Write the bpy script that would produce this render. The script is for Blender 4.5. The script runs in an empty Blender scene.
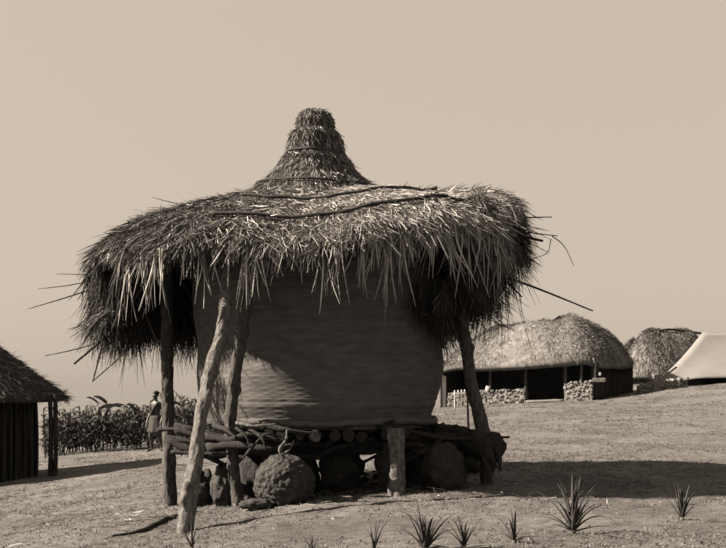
import bpy, bmesh, math, random
import numpy as np
from mathutils import Vector, Matrix, Quaternion, noise

random.seed(7)
rng = np.random.default_rng(7)
R = math.radians
scene = bpy.context.scene
COL = scene.collection

# ------------------------------------------------------------------ camera
F = 1045.0            # focal length in pixels of the 726 px wide photograph
EYE = 0.95            # tripod height
HOR = 390.0           # horizon row
cam_d = bpy.data.cameras.new('camera')
cam_d.sensor_width = 36.0
cam_d.lens = 36.0 * F / 726.0
cam_d.shift_y = (HOR - 274.0) / 726.0      # rising front of a plate camera
cam_d.clip_start = 0.05
cam_d.clip_end = 3000
cam = bpy.data.objects.new('camera', cam_d)
cam.location = (0, 0, EYE)
cam.rotation_euler = (R(90), 0, 0)
COL.objects.link(cam)
scene.camera = cam

# ------------------------------------------------------------------ sky and sun
SUN_EL = 33.0
TINT = (1.0, 0.85, 0.695)      # the warm light of the toned print
w = bpy.data.worlds.new('World'); scene.world = w; w.use_nodes = True
nt = w.node_tree; nt.nodes.clear()
out = nt.nodes.new('ShaderNodeOutputWorld')
bg = nt.nodes.new('ShaderNodeBackground'); bg.inputs['Strength'].default_value = 0.1
sky = nt.nodes.new('ShaderNodeTexSky'); sky.sky_type = 'NISHITA'; sky.sun_disc = False
sky.sun_elevation = R(SUN_EL); sky.sun_rotation = R(270)
sky.dust_density = 4.0; sky.air_density = 1.0
bw = nt.nodes.new('ShaderNodeRGBToBW')
pw = nt.nodes.new('ShaderNodeMath'); pw.operation = 'POWER'; pw.inputs[1].default_value = 0.12
ml = nt.nodes.new('ShaderNodeMath'); ml.operation = 'MULTIPLY'; ml.inputs[1].default_value = 1.2
mx = nt.nodes.new('ShaderNodeVectorMath'); mx.operation = 'SCALE'
mx.inputs[0].default_value = TINT
nt.links.new(sky.outputs[0], bw.inputs[0]); nt.links.new(bw.outputs[0], pw.inputs[0])
nt.links.new(pw.outputs[0], ml.inputs[0]); nt.links.new(ml.outputs[0], mx.inputs['Scale'])
nt.links.new(mx.outputs[0], bg.inputs['Color']); nt.links.new(bg.outputs[0], out.inputs['Surface'])

sd = bpy.data.lights.new('sun', 'SUN'); sd.energy = 5.0; sd.angle = R(0.55); sd.color = TINT
so = bpy.data.objects.new('sun', sd); COL.objects.link(so)
so.rotation_euler = Vector((math.cos(R(SUN_EL)), 0.02, -math.sin(R(SUN_EL)))).to_track_quat('-Z', 'Y').to_euler()
so.location = (-20, 10, 15)

vs = scene.view_settings
vs.view_transform = 'Standard'; vs.look = 'None'; vs.gamma = 1.0; vs.use_curve_mapping = False
vs.exposure = 2.2
scene.cycles.filter_width = 2.1      # the softness of an old plate lens

# ------------------------------------------------------------------ helpers
def W(px, py, d):
    """point at depth d seen at pixel px,py of the photograph"""
    return Vector(((px - 363.0) / F * d, d, EYE + (HOR - py) / F * d))

def tag(o, label=None, cat=None, group=None, kind=None):
    if label: o['label'] = label
    if cat: o['category'] = cat
    if group: o['group'] = group
    if kind: o['kind'] = kind
    return o

def empty(name, loc=(0, 0, 0)):
    o = bpy.data.objects.new(name, None); o.location = loc; o.empty_display_size = 0.2
    COL.objects.link(o); return o

def link(name, me, parent=None, loc=None):
    o = bpy.data.objects.new(name, me); COL.objects.link(o)
    if parent is not None:
        o.parent = parent
        # geometry is written in world space: undo the parents' location
        p = parent; off = Vector((0, 0, 0))
        while p is not None:
            off += p.location; p = p.parent
        if loc is None: o.location = -off
        else: o.location = Vector(loc) - off
    elif loc is not None:
        o.location = loc
    return o

def fbm(p, s, oct=4, seed=0.0):
    return noise.fractal(Vector((p[0] * s + seed, p[1] * s + seed * 1.7, p[2] * s - seed)), 1.0, 2.0, oct)

MATS = {}
def mat(name, a, lo=0.6, hi=1.4, scale=8.0, rough=0.9, bump=0.4, bscale=40.0, stretch=(1, 1, 1), dist=0.02,
        warm=0.97, detail=6.0, rnd=0.0, trans=0.0):
    if name in MATS: return MATS[name]
    a = a * 0.66
    m = bpy.data.materials.new(name); m.use_nodes = True
    n = m.node_tree; n.nodes.clear()
    o = n.nodes.new('ShaderNodeOutputMaterial')
    b = n.nodes.new('ShaderNodeBsdfPrincipled')
    b.inputs['Roughness'].default_value = rough
    b.inputs['Specular IOR Level'].default_value = 0.25
    tc = n.nodes.new('ShaderNodeTexCoord')
    mp = n.nodes.new('ShaderNodeMapping'); mp.inputs['Scale'].default_value = stretch
    n.links.new(tc.outputs['Object'], mp.inputs[0])
    n1 = n.nodes.new('ShaderNodeTexNoise'); n1.inputs['Scale'].default_value = scale
    n1.inputs['Detail'].default_value = detail; n1.inputs['Roughness'].default_value = 0.62
    n.links.new(mp.outputs[0], n1.inputs['Vector'])
    cr = n.nodes.new('ShaderNodeValToRGB')
    cr.color_ramp.elements[0].position = 0.3; cr.color_ramp.elements[1].position = 0.7
    for e, f in zip(cr.color_ramp.elements, (lo, hi)):
        e.color = (min(a * f, .9), min(a * f * (1 + warm) / 2, .9), min(a * f * warm, .9), 1)
    n.links.new(n1.outputs['Fac'], cr.inputs[0])
    col = cr.outputs[0]
    if rnd > 0:
        ge = n.nodes.new('ShaderNodeNewGeometry')
        mr = n.nodes.new('ShaderNodeMapRange'); mr.inputs['To Min'].default_value = 1 - rnd; mr.inputs['To Max'].default_value = 1 + rnd
        n.links.new(ge.outputs['Random Per Island'], mr.inputs['Value'])
        sc = n.nodes.new('ShaderNodeVectorMath'); sc.operation = 'SCALE'
        n.links.new(col, sc.inputs[0]); n.links.new(mr.outputs[0], sc.inputs['Scale'])
        col = sc.outputs[0]
    n.links.new(col, b.inputs['Base Color'])
    if bump > 0:
        n2 = n.nodes.new('ShaderNodeTexNoise'); n2.inputs['Scale'].default_value = bscale
        n2.inputs['Detail'].default_value = 8.0; n2.inputs['Roughness'].default_value = 0.65
        n.links.new(mp.outputs[0], n2.inputs['Vector'])
        bm_ = n.nodes.new('ShaderNodeBump'); bm_.inputs['Strength'].default_value = bump; bm_.inputs['Distance'].default_value = dist
        n.links.new(n2.outputs['Fac'], bm_.inputs['Height']); n.links.new(bm_.outputs[0], b.inputs['Normal'])
    if trans > 0:
        tr = n.nodes.new('ShaderNodeBsdfTranslucent'); n.links.new(col, tr.inputs['Color'])
        mixs = n.nodes.new('ShaderNodeMixShader'); mixs.inputs[0].default_value = trans
        n.links.new(b.outputs[0], mixs.inputs[1]); n.links.new(tr.outputs[0], mixs.inputs[2])
        n.links.new(mixs.outputs[0], o.inputs[0])
    else:
        n.links.new(b.outputs[0], o.inputs[0])
    MATS[name] = m
    return m

M_soil   = mat('dry_soil', 0.15, 0.5, 1.3, 9.0, 0.95, 1.0, 60.0, dist=0.03, detail=14)
def soil_patches(m):
    n = m.node_tree; b = [x for x in n.nodes if x.type == 'BSDF_PRINCIPLED'][0]
    src = b.inputs['Base Color'].links[0].from_socket
    tc = [x for x in n.nodes if x.type == 'TEX_COORD'][0]
    nz = n.nodes.new('ShaderNodeTexNoise'); nz.inputs['Scale'].default_value = 0.75; nz.inputs['Detail'].default_value = 9; nz.inputs['Roughness'].default_value = .7
    n.links.new(tc.outputs['Object'], nz.inputs['Vector'])
    mr = n.nodes.new('ShaderNodeMapRange'); mr.inputs['From Min'].default_value = .36; mr.inputs['From Max'].default_value = .58
    mr.inputs['To Min'].default_value = .62; mr.inputs['To Max'].default_value = 1.15
    n.links.new(nz.outputs['Fac'], mr.inputs['Value'])
    sc = n.nodes.new('ShaderNodeVectorMath'); sc.operation = 'SCALE'
    n.links.new(src, sc.inputs[0]); n.links.new(mr.outputs[0], sc.inputs['Scale']); n.links.new(sc.outputs[0], b.inputs['Base Color'])
soil_patches(M_soil)
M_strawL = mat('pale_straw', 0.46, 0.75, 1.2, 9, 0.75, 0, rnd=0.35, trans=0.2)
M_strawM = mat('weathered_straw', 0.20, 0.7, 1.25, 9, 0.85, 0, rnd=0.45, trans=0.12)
M_strawD = mat('dark_grass', 0.045, 0.7, 1.3, 9, 0.9, 0, rnd=0.45, trans=0.05)
M_bed    = mat('thatch_bed', 0.055, 0.6, 1.4, 12, 0.95, 0.8, 60)
M_rope   = mat('twisted_rope', 0.05, 0.7, 1.4, 30, 0.95, 0.6, 90)
M_wall   = mat('woven_wicker', 0.105, 0.7, 1.3, 5, 0.9, 0.5, 70, stretch=(1, 1, 4), dist=0.008)
M_bark   = mat('rough_bark', 0.10, 0.3, 1.7, 34, 0.92, 1.0, 70, stretch=(1, 1, .3), dist=0.035, detail=10)
M_barkL  = mat('pale_bark', 0.21, 0.2, 1.5, 30, 0.9, 1.0, 70, stretch=(1, 1, .4), dist=0.035, detail=10)
M_barkP  = mat('knotted_bark', 0.15, 0.25, 1.6, 32, 0.92, 1.0, 50, stretch=(1, 1, .5), dist=0.025)
M_barkD  = mat('dark_wood', 0.028, 0.6, 1.5, 9, 0.92, 0.9, 45, stretch=(1, 1, .35), dist=0.02)
M_rock   = mat('pitted_rock', 0.062, 0.35, 1.6, 22, 0.95, 1.0, 38, dist=0.04)
M_rockD  = mat('dark_rock', 0.05, 0.5, 1.5, 12, 0.95, 1.0, 38, dist=0.04)
M_stone  = mat('pale_wall_stone', 0.20, 0.35, 1.35, 9, 0.95, 0.9, 25, rnd=0.5)
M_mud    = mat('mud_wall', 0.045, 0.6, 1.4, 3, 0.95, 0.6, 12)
M_leaf   = mat('spiky_leaf', 0.034, 0.6, 1.5, 14, 0.7, 0.2, 60, rnd=0.2)
M_root   = mat('pale_leaf_base', 0.14, 0.6, 1.2, 20, 0.9, 0.4, 60)
M_crop   = mat('crop_leaf', 0.042, 0.6, 1.5, 2, 0.7, 0, rnd=0.5, trans=0.15)
M_grass  = mat('dry_grass', 0.11, 0.6, 1.4, 6, 0.85, 0, rnd=0.6, trans=0.1)
M_canvas = mat('tent_canvas', 0.205, 0.9, 1.08, 1.2, 0.9, 0.15, 3)
M_skin   = mat('dark_skin', 0.045, 0.85, 1.15, 20, 0.5, 0.1, 80)
M_hair   = mat('black_hair', 0.012, 0.7, 1.3, 60, 0.9, 0.5, 120)
M_cloth  = mat('grey_cloth', 0.05, 0.7, 1.3, 12, 0.95, 0.4, 40)
M_white  = mat('whitened_wood', 0.5, 0.85, 1.1, 12, 0.8, 0.2, 40)

def mesh_np(name, verts, faces, mats, midx=None, smooth=False):
    """verts (n,3) ; faces (m,k) all of one size k"""
    me = bpy.data.meshes.new(name)
    verts = np.asarray(verts, dtype=np.float32); faces = np.asarray(faces, dtype=np.int32)
    nf, k = faces.shape
    me.vertices.add(len(verts)); me.vertices.foreach_set('co', verts.ravel())
    me.loops.add(nf * k); me.loops.foreach_set('vertex_index', faces.ravel())
    me.polygons.add(nf)
    me.polygons.foreach_set('loop_start', np.arange(0, nf * k, k, dtype=np.int32))
    me.polygons.foreach_set('loop_total', np.full(nf, k, dtype=np.int32))
    for m in mats: me.materials.append(m)
    if midx is not None: me.polygons.foreach_set('material_index', np.asarray(midx, dtype=np.int32))
    me.polygons.foreach_set('use_smooth', np.full(nf, smooth, dtype=bool))
    me.update(calc_edges=True); me.validate()
    return me

def unit(v):
    return v / np.maximum(np.linalg.norm(v, axis=-1, keepdims=True), 1e-9)

def strands(name, p0, d0, L, width, droop, mats, midx, segs=3, curl=0.0):
    """many narrow tapered blades in one mesh: base p0, direction d0, length L, sag droop"""
    n = len(p0); d0 = unit(d0)
    L = np.broadcast_to(np.asarray(L, float), (n,)); width = np.broadcast_to(np.asarray(width, float), (n,))
    droop = np.broadcast_to(np.asarray(droop, float), (n,))
    side = unit(np.cross(d0, rng.normal(size=(n, 3))))
    bend = rng.normal(size=(n, 3)) * curl
    t = np.linspace(0, 1, segs + 1)
    P = (p0[:, None, :] + d0[:, None, :] * (L[:, None] * t)[:, :, None]
         + bend[:, None, :] * (L[:, None] * t ** 2)[:, :, None])
    P[:, :, 2] -= droop[:, None] * L[:, None] * t[None, :] ** 2
    wt = width[:, None] * np.array([0.8] + [1.0] * (segs - 1) + [0.35])[None, :] * 0.5
    V = np.stack([P - side[:, None, :] * wt[:, :, None], P + side[:, None, :] * wt[:, :, None]], axis=2)
    V = V.reshape(-1, 3)
    b = (np.arange(n) * (segs + 1) * 2)[:, None]
    fs = [np.concatenate([b + 2 * i, b + 2 * i + 1, b + 2 * i + 3, b + 2 * i + 2], axis=1) for i in range(segs)]
    Fc = np.stack(fs, axis=1).reshape(-1, 4)
    return mesh_np(name, V, Fc, mats, np.repeat(np.asarray(midx), segs))

def catmull(pts, n):
    pts = [Vector(p) for p in pts]
    if len(pts) == 2:
        return [pts[0].lerp(pts[1], i / n) for i in range(n + 1)]
    q = [pts[0] * 2 - pts[1]] + pts + [pts[-1] * 2 - pts[-2]]
    res = []
    for i in range(n + 1):
        s = i / n * (len(pts) - 1); k = min(int(s), len(pts) - 2); t = s - k
        a, b, c, d = q[k], q[k + 1], q[k + 2], q[k + 3]
        res.append(0.5 * ((2 * b) + (c - a) * t + (2 * a - 5 * b + 4 * c - d) * t * t + (3 * b - 3 * c + d - a) * t ** 3))
    return res

def tube(name, pts, radii, m, sides=10, n=16, rough=0.0, rs=6.0, caps=True, smooth=True, knots=0, bark=0.0):
    path = catmull(pts, n); len_ = sum((path[i + 1] - path[i]).length for i in range(n))
    radii = np.interp(np.linspace(0, 1, n + 1), np.linspace(0, 1, len(radii)), radii)
    seed = random.random() * 50
    kn = [(random.random(), random.random() * 6.28) for _ in range(knots)]
    V = []; up = Vector((0.31, 0.22, 0.93)); 
    for i, p in enumerate(path):
        tg = (path[min(i + 1, n)] - path[max(i - 1, 0)]).normalized()
        u = tg.cross(up)
        if u.length < 0.2: u = tg.cross(Vector((1, 0, 0)))
        u.normalize(); v = tg.cross(u)
        for k in range(sides):
            a = 2 * math.pi * k / sides
            dr = u * math.cos(a) + v * math.sin(a)
            r = radii[i]
            if rough:
                r *= 1 + rough * fbm(p + dr * r * 2, rs, 3, seed)
            if bark:
                q_ = Vector((dr.x * 2.2 + seed, dr.y * 2.2, dr.z * 2.2 + (i / n) * len_ * 3.2 + seed))
                r *= 1 - bark * max(0, 1 - 5.0 * abs(noise.fractal(q_ * 1.5, 1.0, 2.0, 3))) + bark * .35 * noise.noise(q_ * 4.0)
            for kt, ka in kn:
                dd = ((kt * n - i) * len_ / n / .045) ** 2 + ((math.cos(a - ka) - 1) * 5) ** 2
                r += radii[i] * 0.4 * math.exp(-dd)
            V.append(p + dr * r)
    Fc = []
    for i in range(n):
        for k in range(sides):
            a = i * sides + k; b = i * sides + (k + 1) % sides
            Fc.append((a, b, b + sides, a + sides))
    me = bpy.data.meshes.new(name)
    if caps:
        Fc.append(tuple(range(sides))[::-1]); Fc.append(tuple(range(n * sides, (n + 1) * sides)))
    me.from_pydata([tuple(v) for v in V], [], Fc)
    me.materials.append(m)
    for i, p in enumerate(me.polygons): p.use_smooth = smooth and len(p.vertices) == 4
    return me

# ------------------------------------------------------------------ terrain
_near = ([-300, -40, -12, -4, -2, -1.2, 0, 1, 4, 16, 40, 300], [-6, -3.5, -1.4, -.5, -.24, -.14, 0, .04, .05, .3, .9, 3])
_far  = ([-300, -40, -12, -8.8, -6, 0, 4.4, 8, 11, 16, 40, 300], [-14, -4, -1.5, -1.0, -.82, .05, .42, .57, 1.0, 1.4, 2.4, 5])
def T0(x, y):
    a = np.interp(x, *_near); b = np.interp(x, *_far)
    k = np.clip((y - 12.0) / 22.0, 0, 1); k = k * k * (3 - 2 * k)
    far = np.clip((y - 60) / 300.0, 0, 1)
    return a * (1 - k) + b * k - 6.0 * far
def T(x, y):
    # smooth the kinks of the interpolation
    return float(sum(T0(x + o, y) for o in (-.6, -.3, 0, .3, .6)) / 5.0)
def Tn(x, y):
    p = Vector((x, y, 0.0))
    amp = 1.0 if y < 40 else 0.5
    return T(x, y) + amp * (0.035 * noise.fractal(p * 0.9, 1.0, 2.0, 3) + (0.016 * noise.fractal(p * 4.5, 0.9, 2.0, 5) if y < 16 else 0.0))

def axis(breaks):
    v = []
    for a, b, st in breaks: v += list(np.arange(a, b, st))
    return v + [breaks[-1][1]]
gx = axis([(-400, -60, 40), (-60, -14, 2.5), (-14, -5, .3), (-5, 5, .05), (5, 15, .3), (15, 60, 2.5), (60, 400, 40)])
gy = axis([(-30, 2, 4), (2, 5, .4), (5, 13, .05), (13, 22, .18), (22, 46, .5), (46, 100, 4), (100, 900, 60)])
GV = np.array([(x, y, Tn(x, y)) for y in gy for x in gx], dtype=np.float32)
nx = len(gx); iy, ix = np.mgrid[0:len(gy) - 1, 0:nx - 1]
b0 = (iy * nx + ix).ravel()
ground = link('ground', mesh_np('ground', GV, np.stack([b0, b0 + 1, b0 + nx + 1, b0 + nx], 1), [M_soil], smooth=True))
tag(ground, 'bare dry earth rising gently towards the right', kind='structure')

# sparse dry grass on the earth
n = 105000
gyv = 5.2 + (rng.random(n) ** 1.35) * 33
gxv = (rng.random(n) * 2 - 1) * 0.42 * gyv
dens = np.array([noise.fractal(Vector((x * .8, y * .5, 3.3)), 0.8, 2.0, 4) for x, y in zip(gxv, gyv)])
fore = np.clip((7.6 - gyv) / 1.6, 0, 1) * .25
keep = (dens + rng.normal(0, .22, n) + fore > .02)
gxv, gyv = gxv[keep], gyv[keep]; n = len(gxv)
gzv = np.array([Tn(x, y) for x, y in zip(gxv, gyv)]) - 0.006
rep = 4
big = np.repeat(rng.uniform(.55, 1.4, n), rep)
gx3 = np.repeat(gxv, rep) + rng.normal(0, .016, n * rep); gy3 = np.repeat(gyv, rep) + rng.normal(0, .016, n * rep)
dd = rng.normal(0, .8, (n * rep, 3)); dd[:, 2] = 0.75
gm = strands('dry_grass', np.stack([gx3, gy3, np.repeat(gzv, rep)], 1), dd, rng.uniform(.012, .034, n * rep) * big * (.8 + gy3 * .035), rng.uniform(.003, .007, n * rep) * (.7 + gy3 * .045), .3,
             [M_grass, M_strawM], np.repeat((rng.random(n) < .35).astype(int), rep), segs=2)
tag(link('dry_grass', gm), 'short dry grass scattered over the earth', 'grass', kind='stuff')

# pebbles and clods
def rock_mesh(name, sub, amp, fs, seed, sx=1, sy=1, sz=1, m=None, flat=0.0, pits=0.0):
    bm = bmesh.new(); bmesh.ops.create_icosphere(bm, subdivisions=sub, radius=1.0)
    for v in bm.verts:
        p = v.co.copy()
        f = 1 + amp * fbm(p, fs, 5, seed)
        if pits: f += pits * fbm(p, 6.5, 4, seed + 9)
        v.co = Vector((p.x * sx * f, p.y * sy * f, p.z * sz * f))
        if flat and v.co.z < -sz * flat: v.co.z = -sz * flat
    me = bpy.data.meshes.new(name); bm.to_mesh(me); bm.free()
    if m: me.materials.append(m)
    for p in me.polygons: p.use_smooth = True
    return me

cl = [rock_mesh('clod', 1, .75, 1.3, i * 3.1, 1.2, .9, .6) for i in range(6)]
V = []; Fc = []
for i in range(1300):
    y = 5.6 + random.random() ** 1.5 * 16; x = random.uniform(-.38, .38) * y
    s = random.uniform(.004, .011) * (1.6 if random.random() < .06 else 1)
    me = random.choice(cl); c = Vector((x, y, Tn(x, y) + s * .2)); rz = Matrix.Rotation(random.random() * 6.28, 3, 'Z')
    o = len(V)
    V += [tuple(c + rz @ (v.co * s)) for v in me.vertices]
    Fc += [tuple(o + k for k in p.vertices) for p in me.polygons]
pm = mesh_np('clods', V, Fc, [M_soil], smooth=True)
tag(link('earth_clods', pm), 'small clods and pebbles strewn over the earth', 'clods', kind='stuff')

# ------------------------------------------------------------------ granary
AX, AY = -0.47, 10.8
gran = empty('granary', (AX, AY, T(AX, AY)))
tag(gran, 'large raised granary of woven wicker under a shaggy thatched roof', 'granary')

# woven wall
WX, WY = -0.44, 10.8
zb, zt = 0.62, 2.62
nrow = int((zt - zb) / 0.0078); nth = 420
th = np.linspace(0, 2 * np.pi, nth, endpoint=False)
zz = np.linspace(zb, zt, nrow)
prof = np.interp(zz, [.62, .66, .8, 1.1, 1.5, 2.0, 2.7], [1.15, 1.175, 1.215, 1.25, 1.275, 1.265, 1.2])
row = np.floor((zz - zb) / 0.0235)
ph = ((zz - zb) / 0.0235) % 1.0
rr = prof[:, None] + 0.0018 * np.sin(np.pi * ph)[:, None] \
     + 0.0014 * np.cos(th[None, :] * 45 + np.pi * row[:, None] + .8 * np.sin(th[None, :] * 5 + row[:, None] * .3)) * np.sin(np.pi * ph)[:, None] + .0011 * rng.normal(size=(400,))[row.astype(int)][:, None]
lump = np.array([[noise.fractal(Vector((math.cos(a) * 1.3, math.sin(a) * 1.3, z * 1.2)), 1, 2, 3) for a in th[::6]] for z in zz[::8]])
lump = np.repeat(np.repeat(lump, 8, 0)[:nrow], 6, 1)[:, :nth]
ker = np.ones(13) / 13
lump = np.apply_along_axis(lambda v: np.convolve(np.r_[v[-6:], v, v[:6]], ker, 'valid'), 1, lump)
lump = np.apply_along_axis(lambda v: np.convolve(np.r_[np.full(6, v[0]), v, np.full(6, v[-1])], ker, 'valid'), 0, lump)
rr = rr + 0.065 * lump
VX = np.stack([WX + rr * np.cos(th), WY + rr * np.sin(th), np.broadcast_to(zz[:, None], rr.shape)], 2).reshape(-1, 3)
ii, jj = np.mgrid[0:nrow - 1, 0:nth]
a = (ii * nth + jj).ravel(); b = (ii * nth + (jj + 1) % nth).ravel()
wall = link('wall', mesh_np('wall', VX, np.stack([a, b, b + nth, a + nth], 1), [M_wall], smooth=True), gran)
tag(wall, 'woven wicker basket wall, sunlit at its lower left')
# floor of the basket
bm = bmesh.new(); bmesh.ops.create_cone(bm, cap_ends=True, segments=48, radius1=1.15, radius2=1.15, depth=0.05,
                                        matrix=Matrix.Translation((WX, WY, 0.605)))
me = bpy.data.meshes.new('basket_floor'); bm.to_mesh(me); bm.free(); me.materials.append(M_wall)
link('basket_floor', me, gran)
# rim binding round the foot of the basket
rim = [Vector((WX + 1.17 * math.cos(t), WY + 1.17 * math.sin(t), .645 + .012 * math.sin(5 * t))) for t in np.linspace(0, 2 * math.pi, 60)]
link('rim_binding', tube('rim_binding', rim, [.035], M_wall, 8, 180, .5, 14), gran)

# ---- roof surface
PROF = {
    0:   [(.45, 2.99), (1.0, 2.97), (1.45, 2.98), (1.75, 2.97), (1.95, 2.90), (2.05, 2.68)],
    45:  [(.45, 2.99), (1.0, 2.94), (1.45, 2.89), (1.75, 2.82), (1.98, 2.68), (2.06, 2.45)],
    90:  [(.45, 2.99), (1.0, 2.90), (1.45, 2.78), (1.85, 2.62), (2.15, 2.40), (2.30, 2.15)],
    135: [(.45, 2.99), (1.0, 2.88), (1.50, 2.75), (1.88, 2.57), (2.13, 2.34), (2.24, 2.06)],
    180: [(.45, 2.99), (1.05, 2.88), (1.58, 2.74), (1.93, 2.56), (2.16, 2.32), (2.27, 2.02)],
    205: [(.45, 2.98), (1.0, 2.85), (1.53, 2.70), (1.90, 2.54), (2.14, 2.37), (2.23, 2.22)],
    225: [(.45, 2.98), (1.0, 2.82), (1.5, 2.66), (1.9, 2.48), (2.14, 2.30), (2.22, 2.16)],
    270: [(.45, 2.97), (.95, 2.78), (1.35, 2.60), (1.70, 2.43), (1.95, 2.26), (2.02, 2.14)],
    315: [(.45, 2.98), (1.0, 2.88), (1.4, 2.77), (1.75, 2.66), (2.0, 2.50), (2.08, 2.36)],
}
PK = sorted(PROF) + [360]
PA = np.array([PROF[k % 360] for k in PK])           # (nk,6,2)
UU = np.linspace(0, 1, 6)
def roofp(thd, u):
    """thd degrees array, u array -> world points"""
    thd = np.asarray(thd, float) % 360; u = np.asarray(u, float)
    k = np.clip(np.searchsorted(PK, thd, 'right') - 1, 0, len(PK) - 2)
    t = (thd - np.array(PK)[k]) / (np.array(PK)[k + 1] - np.array(PK)[k]); t = t * t * (3 - 2 * t)
    uk = np.clip((u * 5).astype(int), 0, 4); ut = u * 5 - uk
    A = PA[k, uk] * (1 - ut)[..., None] + PA[k, uk + 1] * ut[..., None]
    B = PA[k + 1, uk] * (1 - ut)[..., None] + PA[k + 1, uk + 1] * ut[..., None]
    C = A * (1 - t)[..., None] + B * t[..., None]
    r = C[..., 0]; z = C[..., 1]
    an = np.radians(thd)
    lum = 0.03 * np.sin(an * 5 + 1) * u + 0.03 * np.sin(an * 11 + 4) * u ** 2 + .02 * np.sin(an * 19 + 9 * u) * u
    z = z + lum * .6; r = r + .045 * u ** 3 * (np.sin(an * 9 + 2) + .7 * np.sin(an * 17))
    return np.stack([AX + r * np.cos(an), AY + r * np.sin(an), z], -1)

# thatch bed, a closed shell
nu, nt_ = 24, 144
uu, tt = np.meshgrid(np.linspace(0, 1, nu), np.linspace(0, 360, nt_, endpoint=False), indexing='ij')
top = roofp(tt, uu); cen = np.array([AX, AY, 0])
und = top.copy(); und[..., 2] -= 0.10 + .02 * uu; und[..., :2] = cen[:2] + (und[..., :2] - cen[:2]) * 0.975
VV = np.concatenate([top.reshape(-1, 3), und.reshape(-1, 3)])
ii, jj = np.mgrid[0:nu - 1, 0:nt_]
a = (ii * nt_ + jj).ravel(); b = (ii * nt_ + (jj + 1) % nt_).ravel(); NN = nu * nt_
j = np.arange(nt_); jn = (j + 1) % nt_; e = (nu - 1) * nt_
FF = np.concatenate([np.stack([a, a + nt_, b + nt_, b], 1), np.stack([NN + a, NN + b, NN + b + nt_, NN + a + nt_], 1),
                     np.stack([e + j, NN + e + j, NN + e + jn, e + jn], 1), np.stack([j, jn, NN + jn, NN + j], 1)])
roof = link('roof', mesh_np('roof', VV, FF, [M_bed], smooth=True), gran)
tag(roof, 'shaggy thatched roof drooping far down at the left')

def pale_share(thd):
    """share of pale straw by angle: most on the front and right, dark grass on the left"""
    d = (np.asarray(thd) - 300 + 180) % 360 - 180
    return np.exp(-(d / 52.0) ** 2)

def roof_strands(name, n, umin, umax, Lr, lift, wid, parent, jit=.45, dr=.25, pl=None, thr=(0, 360)):
    thd = rng.uniform(thr[0], thr[1], n); u = np.sqrt(rng.uniform(umin ** 2, umax ** 2, n))
    p = roofp(thd, u); q = roofp(thd, np.clip(u + .02, 0, 1.0)); q2 = roofp(thd, np.clip(u - .02, 0, 1))
    down = unit(q - q2)
    tang = np.stack([-np.sin(np.radians(thd)), np.cos(np.radians(thd)), 0 * u], 1)
    nor = unit(np.cross(tang, down)); nor = nor * np.sign(nor[:, 2:3] + 1e-6)
    d = down + tang * (rng.normal(0, jit, n) + .45 * np.sin(thd * .55 + 9 * u) + .35 * np.sin(thd * 1.7 - 14 * u))[:, None] + nor * rng.uniform(lift[0], lift[1], (n, 1))
    p = p + nor * rng.uniform(-.01, .03, (n, 1))
    s = pale_share(thd) if pl is None else pl(thd)
    x = rng.random(n)
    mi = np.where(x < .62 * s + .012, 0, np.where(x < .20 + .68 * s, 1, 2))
    me = strands(name, p, d, rng.uniform(*Lr, n), rng.uniform(*wid, n), dr, [M_strawL, M_strawM, M_strawD], mi, 4, .20)
    return tag(link(name, me, parent), kind='stuff')

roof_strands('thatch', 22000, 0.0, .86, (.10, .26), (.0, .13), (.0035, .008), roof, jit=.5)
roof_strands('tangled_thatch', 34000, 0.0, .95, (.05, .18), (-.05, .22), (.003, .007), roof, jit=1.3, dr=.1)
roof_strands('pale_thatch', 9000, .1, .72, (.08, .22), (.0, .05), (.003, .006), roof, jit=.3, pl=lambda t: 1.3 + 0 * t, thr=(282, 352))  # extra paler strands over the front right of the roof
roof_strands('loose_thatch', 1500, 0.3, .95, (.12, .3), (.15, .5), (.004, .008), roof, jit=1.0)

# ---- hanging skirt, in clumps
HK = [0, 30, 60, 90, 120, 150, 172, 188, 200, 225, 250, 270, 300, 322, 340, 360]
HL = [.74, .60, .42, .36, .48, .50, .46, .36, .06, .04, .05, .05, .04, .12, .5, .74]
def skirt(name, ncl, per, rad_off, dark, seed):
    r2 = np.random.default_rng(seed)
    tc = r2.uniform(0, 360, ncl)
    wild = np.where(r2.random(ncl) < .25, r2.uniform(1.0, 1.4, ncl), r2.uniform(.3, 1.0, ncl))
    hl = np.interp(tc, HK, HL) * wild
    long_ = np.clip(np.interp(tc, HK, HL) / .5, 0.15, 1)
    lean_o = np.clip(r2.normal(.02, .28, ncl), -.5, .42) * long_; lean_t = np.clip(r2.normal(0, .28, ncl), -.5, .5) * long_
    thd = np.repeat(tc, per) + r2.normal(0, 1.6, ncl * per)
    u = np.clip(r2.uniform(.80, 1.0, ncl * per), 0, 1)
    p = roofp(thd, u)
    n = len(thd); an = np.radians(thd)
    rad = np.stack([np.cos(an), np.sin(an), 0 * an], 1); tang = np.stack([-np.sin(an), np.cos(an), 0 * an], 1)
    p = p - rad * (rad_off + r2.uniform(0, .08, n))[:, None]; p[:, 2] -= r2.uniform(0, .1, n) * np.repeat(long_, per)
    L = np.repeat(hl, per) * np.where(r2.random(n) < .3, r2.uniform(.4, .85, n), r2.uniform(.85, 1.04, n)) + .07
    right = np.exp(-(((thd + 180) % 360 - 180 - 15) / 40.0) ** 2)
    d = rad * (np.repeat(lean_o, per) + r2.normal(.10, .14, n) - .85 * right)[:, None] \
        + tang * (np.repeat(lean_t, per) + r2.normal(0, .2, n))[:, None]
    d[:, 2] -= 1.0
    x = r2.random(n); s = pale_share(thd) * (1 - dark)
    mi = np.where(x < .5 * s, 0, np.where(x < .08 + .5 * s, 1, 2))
    me = strands(name, p, d, L, r2.uniform(.005, .012, n), .35, [M_strawL, M_strawM, M_strawD], mi, 4, .16)
    return tag(link(name, me, roof), kind='stuff')
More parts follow.
